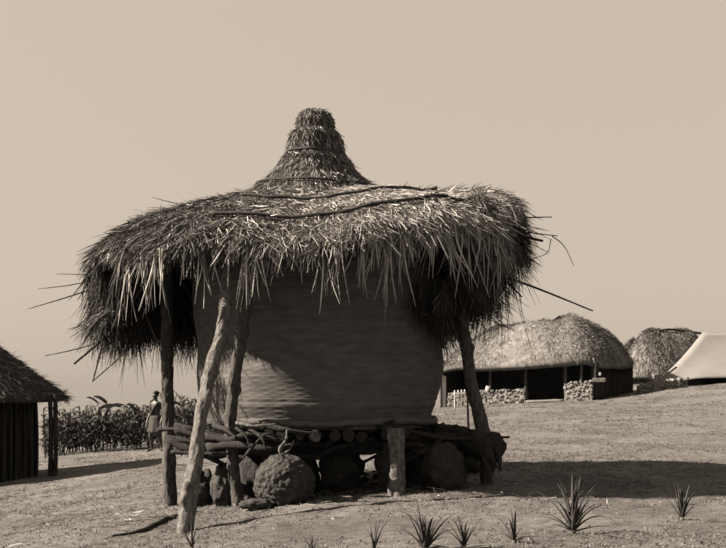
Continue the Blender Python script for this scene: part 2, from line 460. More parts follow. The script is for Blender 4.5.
skirt('hanging_thatch', 300, 52, 0.0, .25, 11)
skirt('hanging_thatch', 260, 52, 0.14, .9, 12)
def tufts(name, ncl, per, t0, t1, zr, seed, Lr, out=(.3, .5), front=False):
    """ragged tufts that stand off the hanging skirt at all heights"""
    r2 = np.random.default_rng(seed); zs, rs = zip(*zr)
    tc = r2.uniform(t0, t1, ncl); zc = r2.uniform(min(zs), max(zs), ncl)
    rc = np.interp(zc, zs, rs) + r2.normal(-.06, .085, ncl)
    lo = np.clip(r2.normal(out[0], out[1], ncl), .0, 1.5); lt = r2.normal(0, .45, ncl); Lc = r2.uniform(*Lr, ncl)
    R_ = lambda a_: np.repeat(a_, per)
    thd = R_(tc) + r2.normal(0, 1.3, ncl * per); n = len(thd); an = np.radians(thd)
    rad = np.stack([np.cos(an), np.sin(an), 0 * an], 1); tang = np.stack([-np.sin(an), np.cos(an), 0 * an], 1)
    p = np.array([AX, AY, 0]) + rad * (R_(rc) + r2.normal(0, .025, n))[:, None]; p[:, 2] = R_(zc) + r2.normal(0, .03, n)
    d = rad * (R_(lo) + r2.normal(0, .16, n))[:, None] + tang * (R_(lt) + r2.normal(0, .18, n))[:, None]; d[:, 2] -= 1
    me = strands(name, p, d, R_(Lc) * r2.uniform(.6, 1.08, n), r2.uniform(.004, .010, n), .3, [M_strawM, M_strawD], (r2.random(n) < .88).astype(int), 4, .28)
    return tag(link(name, me, roof), kind='stuff')
tufts('thatch_tuft', 150, 64, -42, 62, [(1.65, 1.30), (1.9, 1.48), (2.15, 1.72), (2.45, 1.97), (2.75, 2.02)], 21, (.16, .38), (.75, .6))
tufts('thatch_tuft', 210, 64, 108, 204, [(1.66, 2.20), (1.9, 2.18), (2.2, 2.10), (2.45, 1.98), (2.6, 1.85)], 22, (.14, .34), (.35, .4))

# loose fringe of longer straws along the front hem
ncl = 74; tc = rng.uniform(214, 336, ncl); per = rng.integers(4, 15, ncl)
Lc = np.where(rng.random(ncl) < .4, rng.uniform(.3, .56, ncl), rng.uniform(.1, .28, ncl)); sw = rng.normal(0, .12, ncl)
thd = np.repeat(tc, per); n = len(thd); thd = thd + rng.normal(0, .55, n); u = rng.uniform(.86, 1, n); p = roofp(thd, u); an = np.radians(thd)
rad = np.stack([np.cos(an), np.sin(an), 0 * an], 1); tang = np.stack([-np.sin(an), np.cos(an), 0 * an], 1)
d = rad * rng.uniform(.0, .22, (n, 1)) + tang * (np.repeat(sw, per) + rng.normal(0, .05, n))[:, None]; d[:, 2] -= 1
L = np.repeat(Lc, per) * rng.uniform(.6, 1.1, n)
me = strands('fringe', p, d, L, rng.uniform(.004, .009, n), .15, [M_strawL, M_strawM, M_strawD], np.where(rng.random(n) < .15 + .75 * pale_share(thd), 0, rng.integers(1, 3, n)), 5, .14)
tag(link('fringe', me, roof), kind='stuff')
# single long straws that stand out from the fringe
for i in range(46):
    thd = random.uniform(222, 332); p = roofp(np.array([thd]), np.array([random.uniform(.9, 1)]))[0]
    an = math.radians(thd); L = random.uniform(.28, .62)
    p = Vector(p) + Vector((math.cos(an), math.sin(an), 0)) * random.uniform(.0, .05)
    sw = Vector((random.gauss(0, .09), random.gauss(0, .06), 0))
    pts = [p, p + Vector((sw.x * .2, sw.y * .3 - .02, -L * .4)), p + Vector((sw.x, sw.y, -L))]
    wv = random.uniform(.005, .011)
    link('straw', tube('straw', pts, [wv, wv * .9, wv * .25], M_strawL, 5, 8, .25, 20, smooth=True), roof)

# ---- rope bands laid on the roof
def roof_rope(u, a0, a1, r, wob=.004):
    t = np.linspace(a0, a1, 26)
    us = u + wob * np.sin(t * .21) + wob * np.sin(t * .47 + 2)
    pts = roofp(t, us); pts[:, 2] += .06
    link('rope_band', tube('rope_band', [Vector(q) for q in pts], [r], M_rope, 7, 90, .45, 22), roof)
roof_rope(.62, 243, 338, .017)
roof_rope(.34, 240, 336, .015)

# ---- cap
CX = -0.50
CP = [(0.0, 3.84), (.09, 3.832), (.145, 3.80), (.18, 3.745), (.186, 3.69), (.175, 3.645), (.235, 3.60), (.268, 3.53), (.288, 3.44), (.292, 3.375), (.335, 3.33),
      (.38, 3.25), (.46, 3.16), (.58, 3.075), (.72, 2.99), (.82, 2.94)]
def capp(thd, v):
    """v 0..1 along the cap profile"""
    cp = np.array(CP); k = np.linspace(0, 1, len(cp))
    r = np.interp(v, k, cp[:, 0]); z = np.interp(v, k, cp[:, 1]); an = np.radians(thd)
    r = r * (1 + .03 * np.sin(3 * an + 1) + .02 * np.sin(7 * an)) 
    return np.stack([CX + r * np.cos(an), AY + r * np.sin(an), z - .10 * np.clip((v - .75) * 4, 0, 1) * np.maximum(0, -np.sin(an)) ], -1)
vv, tt = np.meshgrid(np.linspace(0.004, 1, 60), np.linspace(0, 360, 72, endpoint=False), indexing='ij')
cv = capp(tt, vv).reshape(-1, 3); ii, jj = np.mgrid[0:59, 0:72]
a = (ii * 72 + jj).ravel(); b = (ii * 72 + (jj + 1) % 72).ravel()
cap = link('roof_cap', mesh_np('roof_cap', cv, np.stack([a, a + 72, b + 72, b], 1), [M_bed], smooth=True), gran)
tag(cap, 'tall knobbed straw cap bound in three tiers')
n = 16000
thd = rng.uniform(0, 360, n); v = rng.random(n) ** .75
p = capp(thd, v); dn = unit(capp(thd, np.clip(v + .03, 0, 1)) - capp(thd, np.clip(v - .02, 0, 1)))
an = np.radians(thd); tang = np.stack([-np.sin(an), np.cos(an), 0 * an], 1)
nor = unit(np.cross(tang, dn)); nor = nor * np.sign((nor * np.stack([np.cos(an), np.sin(an), 0 * an + .4], 1)).sum(1, keepdims=True))
d = dn + tang * rng.normal(0, .4, (n, 1)) + nor * rng.uniform(-.06, .10, (n, 1))
me = strands('thatch', p + nor * rng.uniform(-.004, .012, (n, 1)), d, rng.uniform(.03, .12, n) * (.45 + .75 * v), rng.uniform(.004, .009, n), .1,
             [M_strawL, M_strawM, M_strawD], rng.choice(3, n, p=[.14, .54, .32]), 3, .2)
tag(link('thatch', me, cap), kind='stuff')
def cap_ring(v, r, tilt=.01):
    t = np.linspace(0, 360, 40); q = capp(t, np.full(40, v))
    q[:, :2] = np.array([CX, AY]) + (q[:, :2] - np.array([CX, AY])) * 1.06
    q[:, 2] += tilt * np.sin(np.radians(t) * 2)
    link('rope_band', tube('rope_band', [Vector(x) for x in q], [r], M_rope, 7, 110, .4, 24), cap)
cap_ring(.335, .012); cap_ring(.60, .015); cap_ring(.88, .011)

# ---- sticks that poke out of the thatch
def stick(a, b, da, db, r0=.012, r1=.006, m=None, mid=None):
    pa, pb = W(*a, da), W(*b, db)
    pts = [pa] + ([W(*mid, (da + db) / 2)] if mid else [pa.lerp(pb, .5) + Vector((random.gauss(0, .012), 0, random.gauss(0, .012)))]) + [pb]
    link('roof_stick', tube('roof_stick', pts, [r0, r1], m or M_barkD, 6, 10, .2, 12), roof)
stick((110, 283), (28, 309), 10.6, 10.3, .010, .004)
stick((108, 276), (38, 289), 10.9, 10.9, .008, .003)
stick((105, 275), (56, 274), 10.8, 10.9, .007, .003)
stick((112, 338), (45, 356), 10.7, 10.5, .009, .004)
stick((128, 322), (74, 364), 10.5, 10.2, .018, .010)
stick((104, 335), (93, 381), 10.3, 10.2, .011, .006)
stick((140, 338), (92, 382), 10.4, 10.2, .010, .005)
stick((500, 217), (552, 217), 10.6, 10.4, .009, .005)
stick((495, 226), (543, 241), 10.2, 10.0, .020, .012)
stick((500, 228), (558, 236), 10.6, 10.4, .009, .004)
stick((552, 236), (574, 266), 10.4, 10.3, .006, .003, mid=(564, 246))
stick((551, 239), (529, 260), 10.4, 10.4, .005, .003, mid=(547, 253))
stick((480, 268), (593, 311), 10.3, 10.0, .014, .007)
stick((490, 268), (522, 297), 10.2, 10.0, .013, .008)
stick((476, 311), (516, 331), 10.6, 10.4, .007, .003)
stick((470, 208), (490, 187), 10.2, 10.2, .008, .004)
stick((488, 205), (512, 192), 10.4, 10.4, .006, .003)
# rafters under the thatch
for thd in range(8, 360, 24):
    q = roofp(np.array([thd] * 3), np.array([.05, .5, .95])); q[:, 2] -= .16; q[:, :2] = cen[:2] + (q[:, :2] - cen[:2]) * .96
    link('rafter', tube('rafter', [Vector(x) for x in q], [.035, .028], M_barkD, 7, 8, .15, 6), roof)

# ---- posts
def post(name, pts, radii, m, lab=None, foot=True, knots=3, rough=.16):
    P = [W(*p) for p in pts]
    if foot: P[0] = Vector((P[0].x, P[0].y, Tn(P[0].x, P[0].y) - .08))
    o = link(name, tube(name, P, radii, m, 30, 110, rough, 5.0, knots=knots, bark=.13 if radii[0] > .03 else 0), gran)
    if lab: o['label'] = lab
    return o
post('post', [(170, 507, 10.7), (169, 460, 10.7), (168, 400, 10.7), (167, 345, 10.7), (166, 262, 10.7)], [.075, .062, .06], M_bark, 'straight dark left post')
post('post', [(184, 537, 8.3), (189, 500, 8.35), (196, 455, 8.45), (202, 410, 8.6), (211, 370, 8.75), (222, 330, 8.9), (226, 290, 9.0), (230, 236, 9.15)],
     [.078, .064, .055, .058, .052, .045], M_barkL, 'crooked pale trunk post at the front left', knots=6, rough=.22)
post('post', [(239, 507, 9.85), (234, 470, 9.8), (231, 425, 9.7), (234, 385, 9.6), (240, 345, 9.45), (246, 305, 9.3), (252, 240, 9.2)],
     [.062, .055, .052, .05], M_bark, 'thinner crooked post beside the pale trunk post', knots=5, rough=.2)
post('post', [(487, 478, 10.2), (487, 448, 10.2), (480, 420, 10.2), (472, 385, 10.25), (466, 345, 10.3), (461, 300, 10.35), (458, 225, 10.4)],
     [.07, .072, .062, .06, .055], M_bark, 'bowed right post', knots=4)
post('support_stump', [(397, 492, 9.56), (397, 460, 9.56), (396, 428, 9.56)], [.082, .072, .076], M_barkP, 'short knotted stump under the front of the basket', knots=5, rough=.2)
post('brace', [(469, 440, 10.6), (468, 415, 10.6), (467, 385, 10.6)], [.012, .01], M_barkL, foot=False, knots=0)

# ---- platform
def log(a, b, r, m=M_barkD, rough=.3, mid=None, lab=None, name='platform_log', n=18):
    a, b = Vector(a), Vector(b)
    pts = [a, mid and Vector(mid) or a.lerp(b, .5) + Vector((random.gauss(0, .02), random.gauss(0, .02), random.gauss(0, .015))), b]
    rr_ = r if isinstance(r, list) else [r, r * .92]
    o = link(name, tube(name, pts, rr_, m, 18, n * 2, rough, 5, knots=2, bark=.12), gran)
    if lab: o['label'] = lab
    return o
# heavy bearers lie on the boulders, thinner logs across them
log((-1.72, 10.6, .46), (.9, 10.75, .46), .085)
log((-1.55, 9.98, .42), (.9, 10.05, .46), .085, lab='front bearer log')
log((-1.6, 11.6, .45), (.8, 11.5, .47), .10)
log((.15, 11.5, .57), (1.24, 9.75, .41), [.10, .125, .13], lab='thick log jutting out at the right')
for k in range(7):
    q = Vector((1.16 + random.uniform(-.04, .1), 9.72 + random.uniform(0, .06), .38 + random.uniform(-.06, .06)))
    link('bark_strip', tube('bark_strip', [q, q + Vector((.03, -.02, -.10)), q + Vector((random.uniform(0, .07), random.uniform(-.03, .02), -random.uniform(.14, .26)))],
                            [random.uniform(.015, .03), .02, .006], M_barkD, 6, 8, .5, 14), gran)
for k, x in enumerate(np.arange(-1.5, .72, .155)):
    h = math.sqrt(max(.05, 1.2 ** 2 - (x - WX) ** 2))
    log((x + random.gauss(0, .03), WY - h - random.uniform(.0, .16), .535 + random.gauss(0, .012)),
        (x + random.gauss(0, .05), WY + h, .555), random.uniform(.045, .062))
# tangle of branches on the front left edge
def branch(pts, r, m=M_barkD):
    link('branch', tube('branch', [W(*p) for p in pts], [r, r * .8, r * .5], m, 9, 16, .35, 8, knots=2, bark=.12), gran)
for k in range(60):
    px_ = random.uniform(200, 470); py_ = random.uniform(430, 456); d_ = random.uniform(9.75, 10.25)
    l_ = random.uniform(14, 40); sl_ = random.gauss(0, 9)
    branch([(px_ - l_, py_ - sl_, d_), (px_, py_ + random.gauss(0, 3), d_ - .05), (px_ + l_, py_ + sl_, d_ + random.uniform(-.2, .2))], random.uniform(.014, .042), M_barkD)
branch([(204, 436, 9.7), (228, 440, 9.6), (252, 434, 9.5), (280, 441, 9.5)], .035, M_barkD)
branch([(208, 447, 9.7), (240, 445, 9.55), (268, 449, 9.5), (300, 443, 9.6)], .04, M_barkD)
branch([(246, 455, 9.45), (256, 443, 9.4), (267, 434, 9.4), (282, 437, 9.45)], .016)
branch([(236, 428, 9.45), (246, 436, 9.4), (250, 448, 9.4)], .014)
branch([(252, 430, 9.45), (263, 440, 9.38), (266, 452, 9.4)], .016, M_barkD)
branch([(284, 458, 9.2), (280, 449, 9.15), (286, 440, 9.13), (287, 430, 9.15)], .018, M_barkL)
branch([(282, 454, 9.15), (290, 449, 9.13), (294, 440, 9.15)], .013, M_barkL)
branch([(158, 430, 10.4), (180, 429, 10.3), (205, 434, 10.1)], .020, M_barkD)
branch([(179, 450, 10.4), (188, 443, 10.3), (204, 447, 10.1)], .07, M_barkD)
branch([(206, 455, 10.0), (224, 444, 9.8), (244, 440, 9.7)], .03, M_barkD)
branch([(236, 423, 9.5), (256, 426, 9.42), (276, 424, 9.42)], .016, M_barkP)
branch([(262, 425, 9.5), (290, 431, 9.45), (318, 434, 9.5)], .03, M_barkD)
branch([(214, 425, 9.8), (226, 430, 9.6), (236, 438, 9.5)], .024, M_barkD)

# ------------------------------------------------------------------ boulders
def boulder(px, py, d, sx, sy, sz, label, m=M_rockD, amp=.28, fs=1.5, pits=.05, name='boulder', sub=4, rot=None):
    p = W(px, py, d); g = Tn(p.x, p.y)
    me = rock_mesh(name, sub, amp, fs, random.random() * 90, sx, sy, sz, m, .82, pits)
    o = link(name, me); o.location = (p.x, p.y, g + sz * .78); o.rotation_euler.z = random.random() * 6.28 if rot is None else rot
    return tag(o, label, 'boulder' if name == 'boulder' else 'stone', 'stones under the granary')
boulder(284, 480, 9.40, .27, .27, .255, 'big rounded pitted boulder at the front left of the granary', M_rock, .12, 1.1, .06, sub=6)
boulder(256, 498, 9.20, .15, .10, .05, 'flat slab of stone lying against the big rounded boulder', M_rock, .2, 1.5, .03, 'stone_slab', rot=.2)
boulder(224, 470, 9.95, .12, .13, .23, 'upright boulder between the two crooked front posts', M_rock, .25, 1.5, .06, rot=0)
boulder(200, 470, 10.3, .15, .15, .21, 'dark boulder behind the pale trunk post')
boulder(342, 462, 10.2, .225, .21, .27, 'dark upright boulder left of the bright gap under the granary', rot=0.4)
boulder(299, 470, 10.3, .19, .2, .27, 'dark boulder hidden behind the big rounded boulder')
boulder(391, 464, 9.85, .135, .16, .26, 'dark boulder directly behind the knotted stump', rot=.3)
boulder(443, 464, 9.85, .215, .2, .255, 'wide dark boulder between the knotted stump and the bowed right post', rot=0)
boulder(409, 462, 10.4, .13, .2, .28, 'dark boulder deep in the shade right of the knotted stump')
boulder(258, 465, 10.6, .19, .2, .28, 'dark boulder in the shade behind the flat slab of stone')
boulder(246, 465, 11.3, .2, .2, .26, 'dark boulder deep in the shade at the back left of the granary')
boulder(468, 465, 11.4, .13, .15, .25, 'dark boulder at the back right under the jutting log')

n = 1500; t = rng.uniform(0, 6.283, n); rr_ = rng.normal(2.1, .65, n); x = AX + rr_ * np.cos(t); y = AY + rr_ * np.sin(t)
z = np.array([Tn(a_, b_) for a_, b_ in zip(x, y)]) + .012; d = rng.normal(0, 1, (n, 3)); d[:, 2] *= .08
tag(link('straw_litter', strands('straw_litter', np.stack([x, y, z], 1), d, rng.uniform(.03, .16, n), rng.uniform(.003, .007, n), .05, [M_strawL, M_strawM, M_strawD], rng.choice(3, n, p=[.2, .5, .3]), 3, .2)),
    'fallen straw littering the earth round the granary', 'straw', kind='stuff')
# dark rubble on the earth under the platform
V = []; Fc = []; cl2 = [rock_mesh('rubble', 2, .6, 1.2, i * 5.3, 1.1, .9, .65) for i in range(5)]
for i in range(210):
    t = random.uniform(0, 6.283); rr_ = 1.35 * math.sqrt(random.random()); x = WX + rr_ * math.cos(t); y = WY + .1 + rr_ * math.sin(t) * .95
    sz = random.uniform(.02, .07); me = random.choice(cl2); rz = Matrix.Rotation(random.random() * 6.28, 3, 'Z'); c = Vector((x, y, Tn(x, y) + sz * .2)); o = len(V)
    V += [tuple(c + rz @ (v.co * sz)) for v in me.vertices]; Fc += [tuple(o + k for k in p.vertices) for p in me.polygons]
tag(link('rubble', mesh_np('rubble', V, Fc, [M_rockD], smooth=True)), 'dark stones and rubble strewn in the shade under the granary', 'rubble', kind='stuff')

# fallen branch on the earth at the left
a = W(112, 541, 8.5); b = W(176, 517, 9.3)
pts = [Vector((x, y, Tn(x, y) + .008)) for x, y in [(a.x, a.y), (a.x + .2, a.y + .15), (a.x + .30, a.y + .5), (b.x, b.y)]]
o = link('fallen_branch', tube('fallen_branch', pts, [.008, .022, .03, .026], M_barkD, 12, 40, .4, 8, knots=5, bark=.15))
tag(o, 'dark rough branch lying on the earth at the foot of the left posts', 'branch')

# ------------------------------------------------------------------ spiky plants
def leaf_mesh(curve, k):
    ns = 9; V = []; Fc = []
    for i in range(ns + 1):
        t = i / ns; wv = .052 * (1 - t) ** .7 * (1 - .25 * math.exp(-t * 12)) + .001
        x = t * math.cos(curve * t); z = math.sin(math.pi / 2 * min(1, t * 1.0)) * 0
        ang = curve * t * t
        px = math.sin(ang) * t; pz = math.cos(ang) * t
        th_ = .014 * (1 - t) + .001
        V += [(px, -wv, pz), (px + .35 * wv, -wv * .1, pz - th_ * .0), (px, wv, pz), (px - th_ * 1.4, 0, pz)]
    for i in range(ns):
        for q in range(4):
            a_ = i * 4 + q; b_ = i * 4 + (q + 1) % 4
            Fc.append((a_, b_, b_ + 4, a_ + 4))
    Fc.append((3, 2, 1, 0))
    me = bpy.data.meshes.new('leaf'); me.from_pydata(V, [], Fc); me.materials.append(M_leaf)
    for p in me.polygons: p.use_smooth = True
    return me
LEAVES = [leaf_mesh(c, i) for i, c in enumerate((.05, .25, .55, .95, 1.5))]
def spiky(px, py, size, nl, label, spread=.55, seed=0, specials=()):
    rd = random.Random(seed)
    d = 8.0
    for _ in range(8):        # walk to the depth where the pixel meets the ground
        p = W(px, py, d); d *= (EYE - Tn(p.x, p.y)) / (EYE - p.z)
    p = W(px, py, d); g = Tn(p.x, p.y)
    e = empty('spiky_plant', (p.x, p.y, g)); tag(e, label, 'plant', 'spiky plants in the foreground')
    base = rock_mesh('plant_base', 2, .25, 2, seed, size * .055, size * .055, size * .06, M_root)
    link('plant_base', base, e, (p.x, p.y, g + size * .025))
    for i in range(nl):
        az = 6.283 * (i * .382 + rd.uniform(-.06, .06)); til = abs(rd.gauss(0, spread)) * .8 + .06
        k = rd.choice((0, 0, 1, 1, 2)) if til < .7 else rd.choice((1, 2, 3))
        o = link('leaf', LEAVES[k], e, (p.x, p.y, g + size * .02))
        s = size * rd.uniform(.6, 1.05); o.scale = (s, s * rd.uniform(.8, 1.2), s)
        o.rotation_euler = (Matrix.Rotation(az, 3, 'Z') @ Matrix.Rotation(til, 3, 'Y')).to_euler()
    for az, til, k, s in specials:
        o = link('leaf', LEAVES[k], e, (p.x, p.y, g + size * .02)); s *= size; o.scale = (s, s, s)
        o.rotation_euler = (Matrix.Rotation(az, 3, 'Z') @ Matrix.Rotation(til, 3, 'Y')).to_euler()
spiky(573, 533, .37, 26, 'largest spiky plant, with one long leaf arching out to the right', .42, 3,
      [(0.1, .75, 3, .95), (-.2, 1.25, 1, .8), (3.3, .8, 1, .7), (-2.6, 1.1, 1, .6)])
spiky(682, 520, .27, 20, 'upright spiky plant near the right edge, below the shadow band', .38, 5)
spiky(514, 543, .26, 10, 'thin open spiky plant left of the largest one', .85, 6)
spiky(425, 551, .32, 24, 'dense spiky plant in front of the knotted stump', .55, 8)
spiky(464, 548, .22, 15, 'small spiky plant just right of the dense one', .55, 9)
spiky(374, 553, .25, 7, 'spindly spiky plant of few leaves left of the dense one', .30, 10)
spiky(312, 553, .16, 7, 'low spiky plant at the bottom edge, leftmost on the open earth', .5, 12)
spiky(192, 550, .22, 9, 'spiky plant growing at the foot of the pale trunk post', .4, 14)

# ------------------------------------------------------------------ round hut at the left
def hut_thatch(name, P, Dn, Nr, n, parent, mats, probs, Lr=(.2, .5), wid=(.015, .03), lift=.12, jit=.25):
    d = Dn + rng.normal(0, jit, (n, 3)) * .6 + Nr * rng.uniform(0, lift, (n, 1))
    me = strands(name, P + Nr * rng.uniform(0, .03, (n, 1)), d, rng.uniform(*Lr, n), rng.uniform(*wid, n), .1, mats, rng.choice(len(mats), n, p=probs), 2, .08)
    return tag(link(name, me, parent), kind='stuff')

HX, HY = -9.05, 21.5
hg = T(HX + 1.5, HY)
hut = empty('round_hut', (HX, HY, hg)); tag(hut, 'round hut with dark conical thatch cut off by the left edge', 'hut')
def lathe(name, prof, cx, cy, m, seg=64, wob=0.0, seed=0.0, parent=None):
    V = []; Fc = []
    for r, z in prof:
        for k in range(seg):
            a_ = 2 * math.pi * k / seg; q = r * (1 + wob * noise.noise(Vector((math.cos(a_) * 2 + seed, math.sin(a_) * 2, z))))
            V.append((cx + q * math.cos(a_), cy + q * math.sin(a_), z))
    for i in range(len(prof) - 1):
        for k in range(seg):
            a_ = i * seg + k; b_ = i * seg + (k + 1) % seg; Fc.append((a_, b_, b_ + seg, a_ + seg))
    me = bpy.data.meshes.new(name); me.from_pydata(V, [], Fc); me.materials.append(m)
    for p in me.polygons: p.use_smooth = True
    return link(name, me, parent)
ez = .72
lathe('wall', [(2.15, hg - .3), (2.15, hg + .5), (2.15, hg + 1.0), (2.15, ez + .45)], HX, HY, M_mud, 80, .02, 1, hut)
hr = lathe('roof', [(2.62, ez - .02), (2.85, ez), (2.80, ez + .12), (2.1, ez + .66), (1.4, ez + 1.18), (.7, ez + 1.68), (.12, ez + 2.15), (.01, ez + 2.2), (.01, ez + 1.9), (1.4, ez + .95), (2.62, ez - .02)],
           HX, HY, M_bed, 64, .02, 2, hut)
n = 16000; th_ = rng.uniform(0, 6.283, n); s = np.sqrt(rng.random(n)); r = .1 + 2.72 * s
P = np.stack([HX + r * np.cos(th_), HY + r * np.sin(th_), ez + .10 + (2.80 - r) * .757], 1)
sl = unit(np.stack([np.cos(th_), np.sin(th_), np.full(n, -.757)], 1)); nr = unit(np.stack([.757 * np.cos(th_), .757 * np.sin(th_), np.ones(n)], 1))
hut_thatch('thatch', P, sl, nr, n, hr, [M_strawM, M_strawD], [.10, .90], Lr=(.08, .25), wid=(.007, .016), jit=.6)
for px in (50, 55):
    q = W(px, 470, 20.8); g = T(q.x, q.y)
    link('post', tube('post', [Vector((q.x, q.y, g - .1)), Vector((q.x + .02, q.y, g + .8)), Vector((q.x, q.y, ez + .15))], [.05, .045], M_barkD, 8, 10, .2, 5), hut)
for k in range(120):   # upright poles that make the wall
    a_ = 2 * math.pi * k / 120 + random.uniform(-.02, .02); x = HX + 2.2 * math.cos(a_); y = HY + 2.2 * math.sin(a_)
    if y > HY + 1: continue
    link('wall_pole', tube('wall_pole', [Vector((x, y, hg - .4)), Vector((x + random.gauss(0, .04), y, hg + .7)), Vector((x + random.gauss(0, .03), y, ez + .35))], [random.uniform(.03, .065), random.uniform(.03, .06)], M_barkD, 6, 5, .2, 4), hut)

# ------------------------------------------------------------------ crop plants at the left
def crop_mesh(seed, h, nl, ban=False):
    rd = np.random.default_rng(seed); ps = []; ds = []; Ls = []; ws = []; dr = []
    ns = 2 if ban else 4
    for s_ in range(ns):
        bx, by = rd.normal(0, .16, 2); hh = h * rd.uniform(.7, 1.0); lean = rd.normal(0, .08, 2)
        ps.append((bx, by, -.05)); ds.append((lean[0], lean[1], 1)); Ls.append(hh * .9); ws.append(.05 if not ban else .07); dr.append(0)
        for i in range(nl):
            f = rd.uniform(.12, .95); az = rd.uniform(0, 6.28)
            ps.append((bx + lean[0] * f * hh, by + lean[1] * f * hh, hh * f * .9)); up = rd.uniform(.6, 2.6)
            ds.append((math.cos(az), math.sin(az), up)); Ls.append(rd.uniform(.35, .75) * (1.3 if ban else 1)); ws.append(rd.uniform(.03, .07) * (2.4 if ban else 1)); dr.append(rd.uniform(.4, 1.1))
    me = strands('crop', np.array(ps), np.array(ds), np.array(Ls), np.array(ws), np.array(dr), [M_crop], np.zeros(len(ps), int), 4, .05)
    return me
crops = [crop_mesh(100 + i, random.uniform(1.4, 1.8), 20) for i in range(7)]
ban = [crop_mesh(200 + i, 1.75, 9, True) for i in range(3)]
k = 0
for rowi, (d0, nn) in enumerate(((32.5, 17), (34, 17), (36, 16), (38.5, 14))):
    for i in range(nn):
        px = 48 + (i + random.uniform(.2, .8)) / nn * 165
        d = d0 + random.uniform(-.5, .5); q = W(px, 400, d)
        isb = random.random() < .1
        o = link('banana_plant' if isb else 'crop_plant', random.choice(ban if isb else crops), None, (q.x, q.y, T(q.x, q.y)))
        s = random.uniform(.8, 1.12); o.scale = (s, s, s); o.rotation_euler.z = random.random() * 6.28
        if isb: tag(o, 'broad-leaved plant standing among the dark crop beyond the granary', 'plant', 'broad-leaved plants in the crop')
        else: tag(o, 'dark leafy stalk plant in the dense crop row beyond the granary', 'plant', 'stalk plants in the crop')
q = W(186, 440, 29); o = link('leafy_bush', crop_mesh(301, 1.75, 26), None, (q.x, q.y, T(q.x, q.y))); o.scale = (1.15, 1.15, 1.05)
tag(o, 'tall leafy bush seen between the left posts', 'bush')

# ------------------------------------------------------------------ long hut at the right
C = Vector((7.9, 36.0, 0)); f = Vector((-.85, .53, 0)).normalized(); g = Vector((.53, .85, 0)).normalized()
LF, LG = 6.0, 4.3
lh = empty('long_hut', (C + f * LF / 2 + g * LG / 2 + Vector((0, 0, T(6.7, 39)))))
tag(lh, 'long thatched hut with low stone walls and a wide dark doorway', 'hut')
def LH(s, t, z):
    p = C + f * s + g * t
    return Vector((p.x, p.y, z))
gz = lambda s, t: T(*(C + f * s + g * t).xy)
EZ = 1.93; cs, ct = LF / 2, LG / 2
def lroof(ph, v):
    """ph angle, v 0 eave .. 1 ridge"""
    c, s_ = np.cos(ph), np.sin(ph); ex = 2 / 3.4
    a_, b_ = LF / 2 + .42, LG / 2 + .42
    kx = .36 + .64 * (1 - v) ** .9; ky = 0.02 + .98 * (1 - v) ** .85
    x = np.sign(c) * np.abs(c) ** ex * a_ * kx; y = np.sign(s_) * np.abs(s_) ** ex * b_ * ky
    hgt = 1.58 - .32 * (x / a_) - .10 * np.clip(x / a_, 0, 1)
    z = EZ + hgt * (np.sin(v * math.pi / 2)) ** .92 + .06 * np.sin(5 * ph + 3 * v) + .04 * np.sin(9 * v + 2 * ph) + .02 * np.sin(11 * ph + 2) - .16 * np.clip(x / a_, 0, 1) ** 2 * (1 - v)
    ps = cs + x; pt = ct + y
    return np.stack([C.x + f.x * ps + g.x * pt, C.y + f.y * ps + g.y * pt, z], -1)
nv, npn = 20, 96
vv, pp = np.meshgrid(np.linspace(0, 1, nv), np.linspace(0, 2 * np.pi, npn, endpoint=False), indexing='ij')
tp = lroof(pp, vv).reshape(-1, 3); bt = tp.copy(); bt[:, 2] -= .22
ii, jj = np.mgrid[0:nv - 1, 0:npn]; a = (ii * npn + jj).ravel(); b = (ii * npn + (jj + 1) % npn).ravel(); NN = nv * npn
j = np.arange(npn); jn = (j + 1) % npn
FF = np.concatenate([np.stack([a, b, b + npn, a + npn], 1), np.stack([NN + a, NN + a + npn, NN + b + npn, NN + b], 1), np.stack([j, NN + j, NN + jn, jn], 1)])
M_bed2 = mat('grey_thatch_bed', 0.17, .55, 1.4, 3, .95, .8, 30)
lr = link('roof', mesh_np('roof', np.concatenate([tp, bt]), FF, [M_bed2], smooth=True), lh)
def surf_thatch(fn, n, parent, mats, probs, **kw):
    ph = rng.uniform(0, 2 * np.pi, n); v = rng.random(n) ** 1.15
    p = fn(ph, v); p2 = fn(ph, np.clip(v - .03, 0, 1)); p3 = fn(ph, np.clip(v + .03, 0, 1))
    dn = unit(p2 - p3); nr = np.zeros_like(dn); nr[:, 2] = 1; nr = unit(nr - dn * (nr * dn).sum(1, keepdims=True))
    hut_thatch('thatch', p, dn, nr, n, parent, mats, probs, **kw)
surf_thatch(lroof, 34000, lr, [M_strawL, M_strawM, M_strawD], [.04, .62, .34], Lr=(.06, .2), wid=(.006, .014), jit=.7, lift=.05)

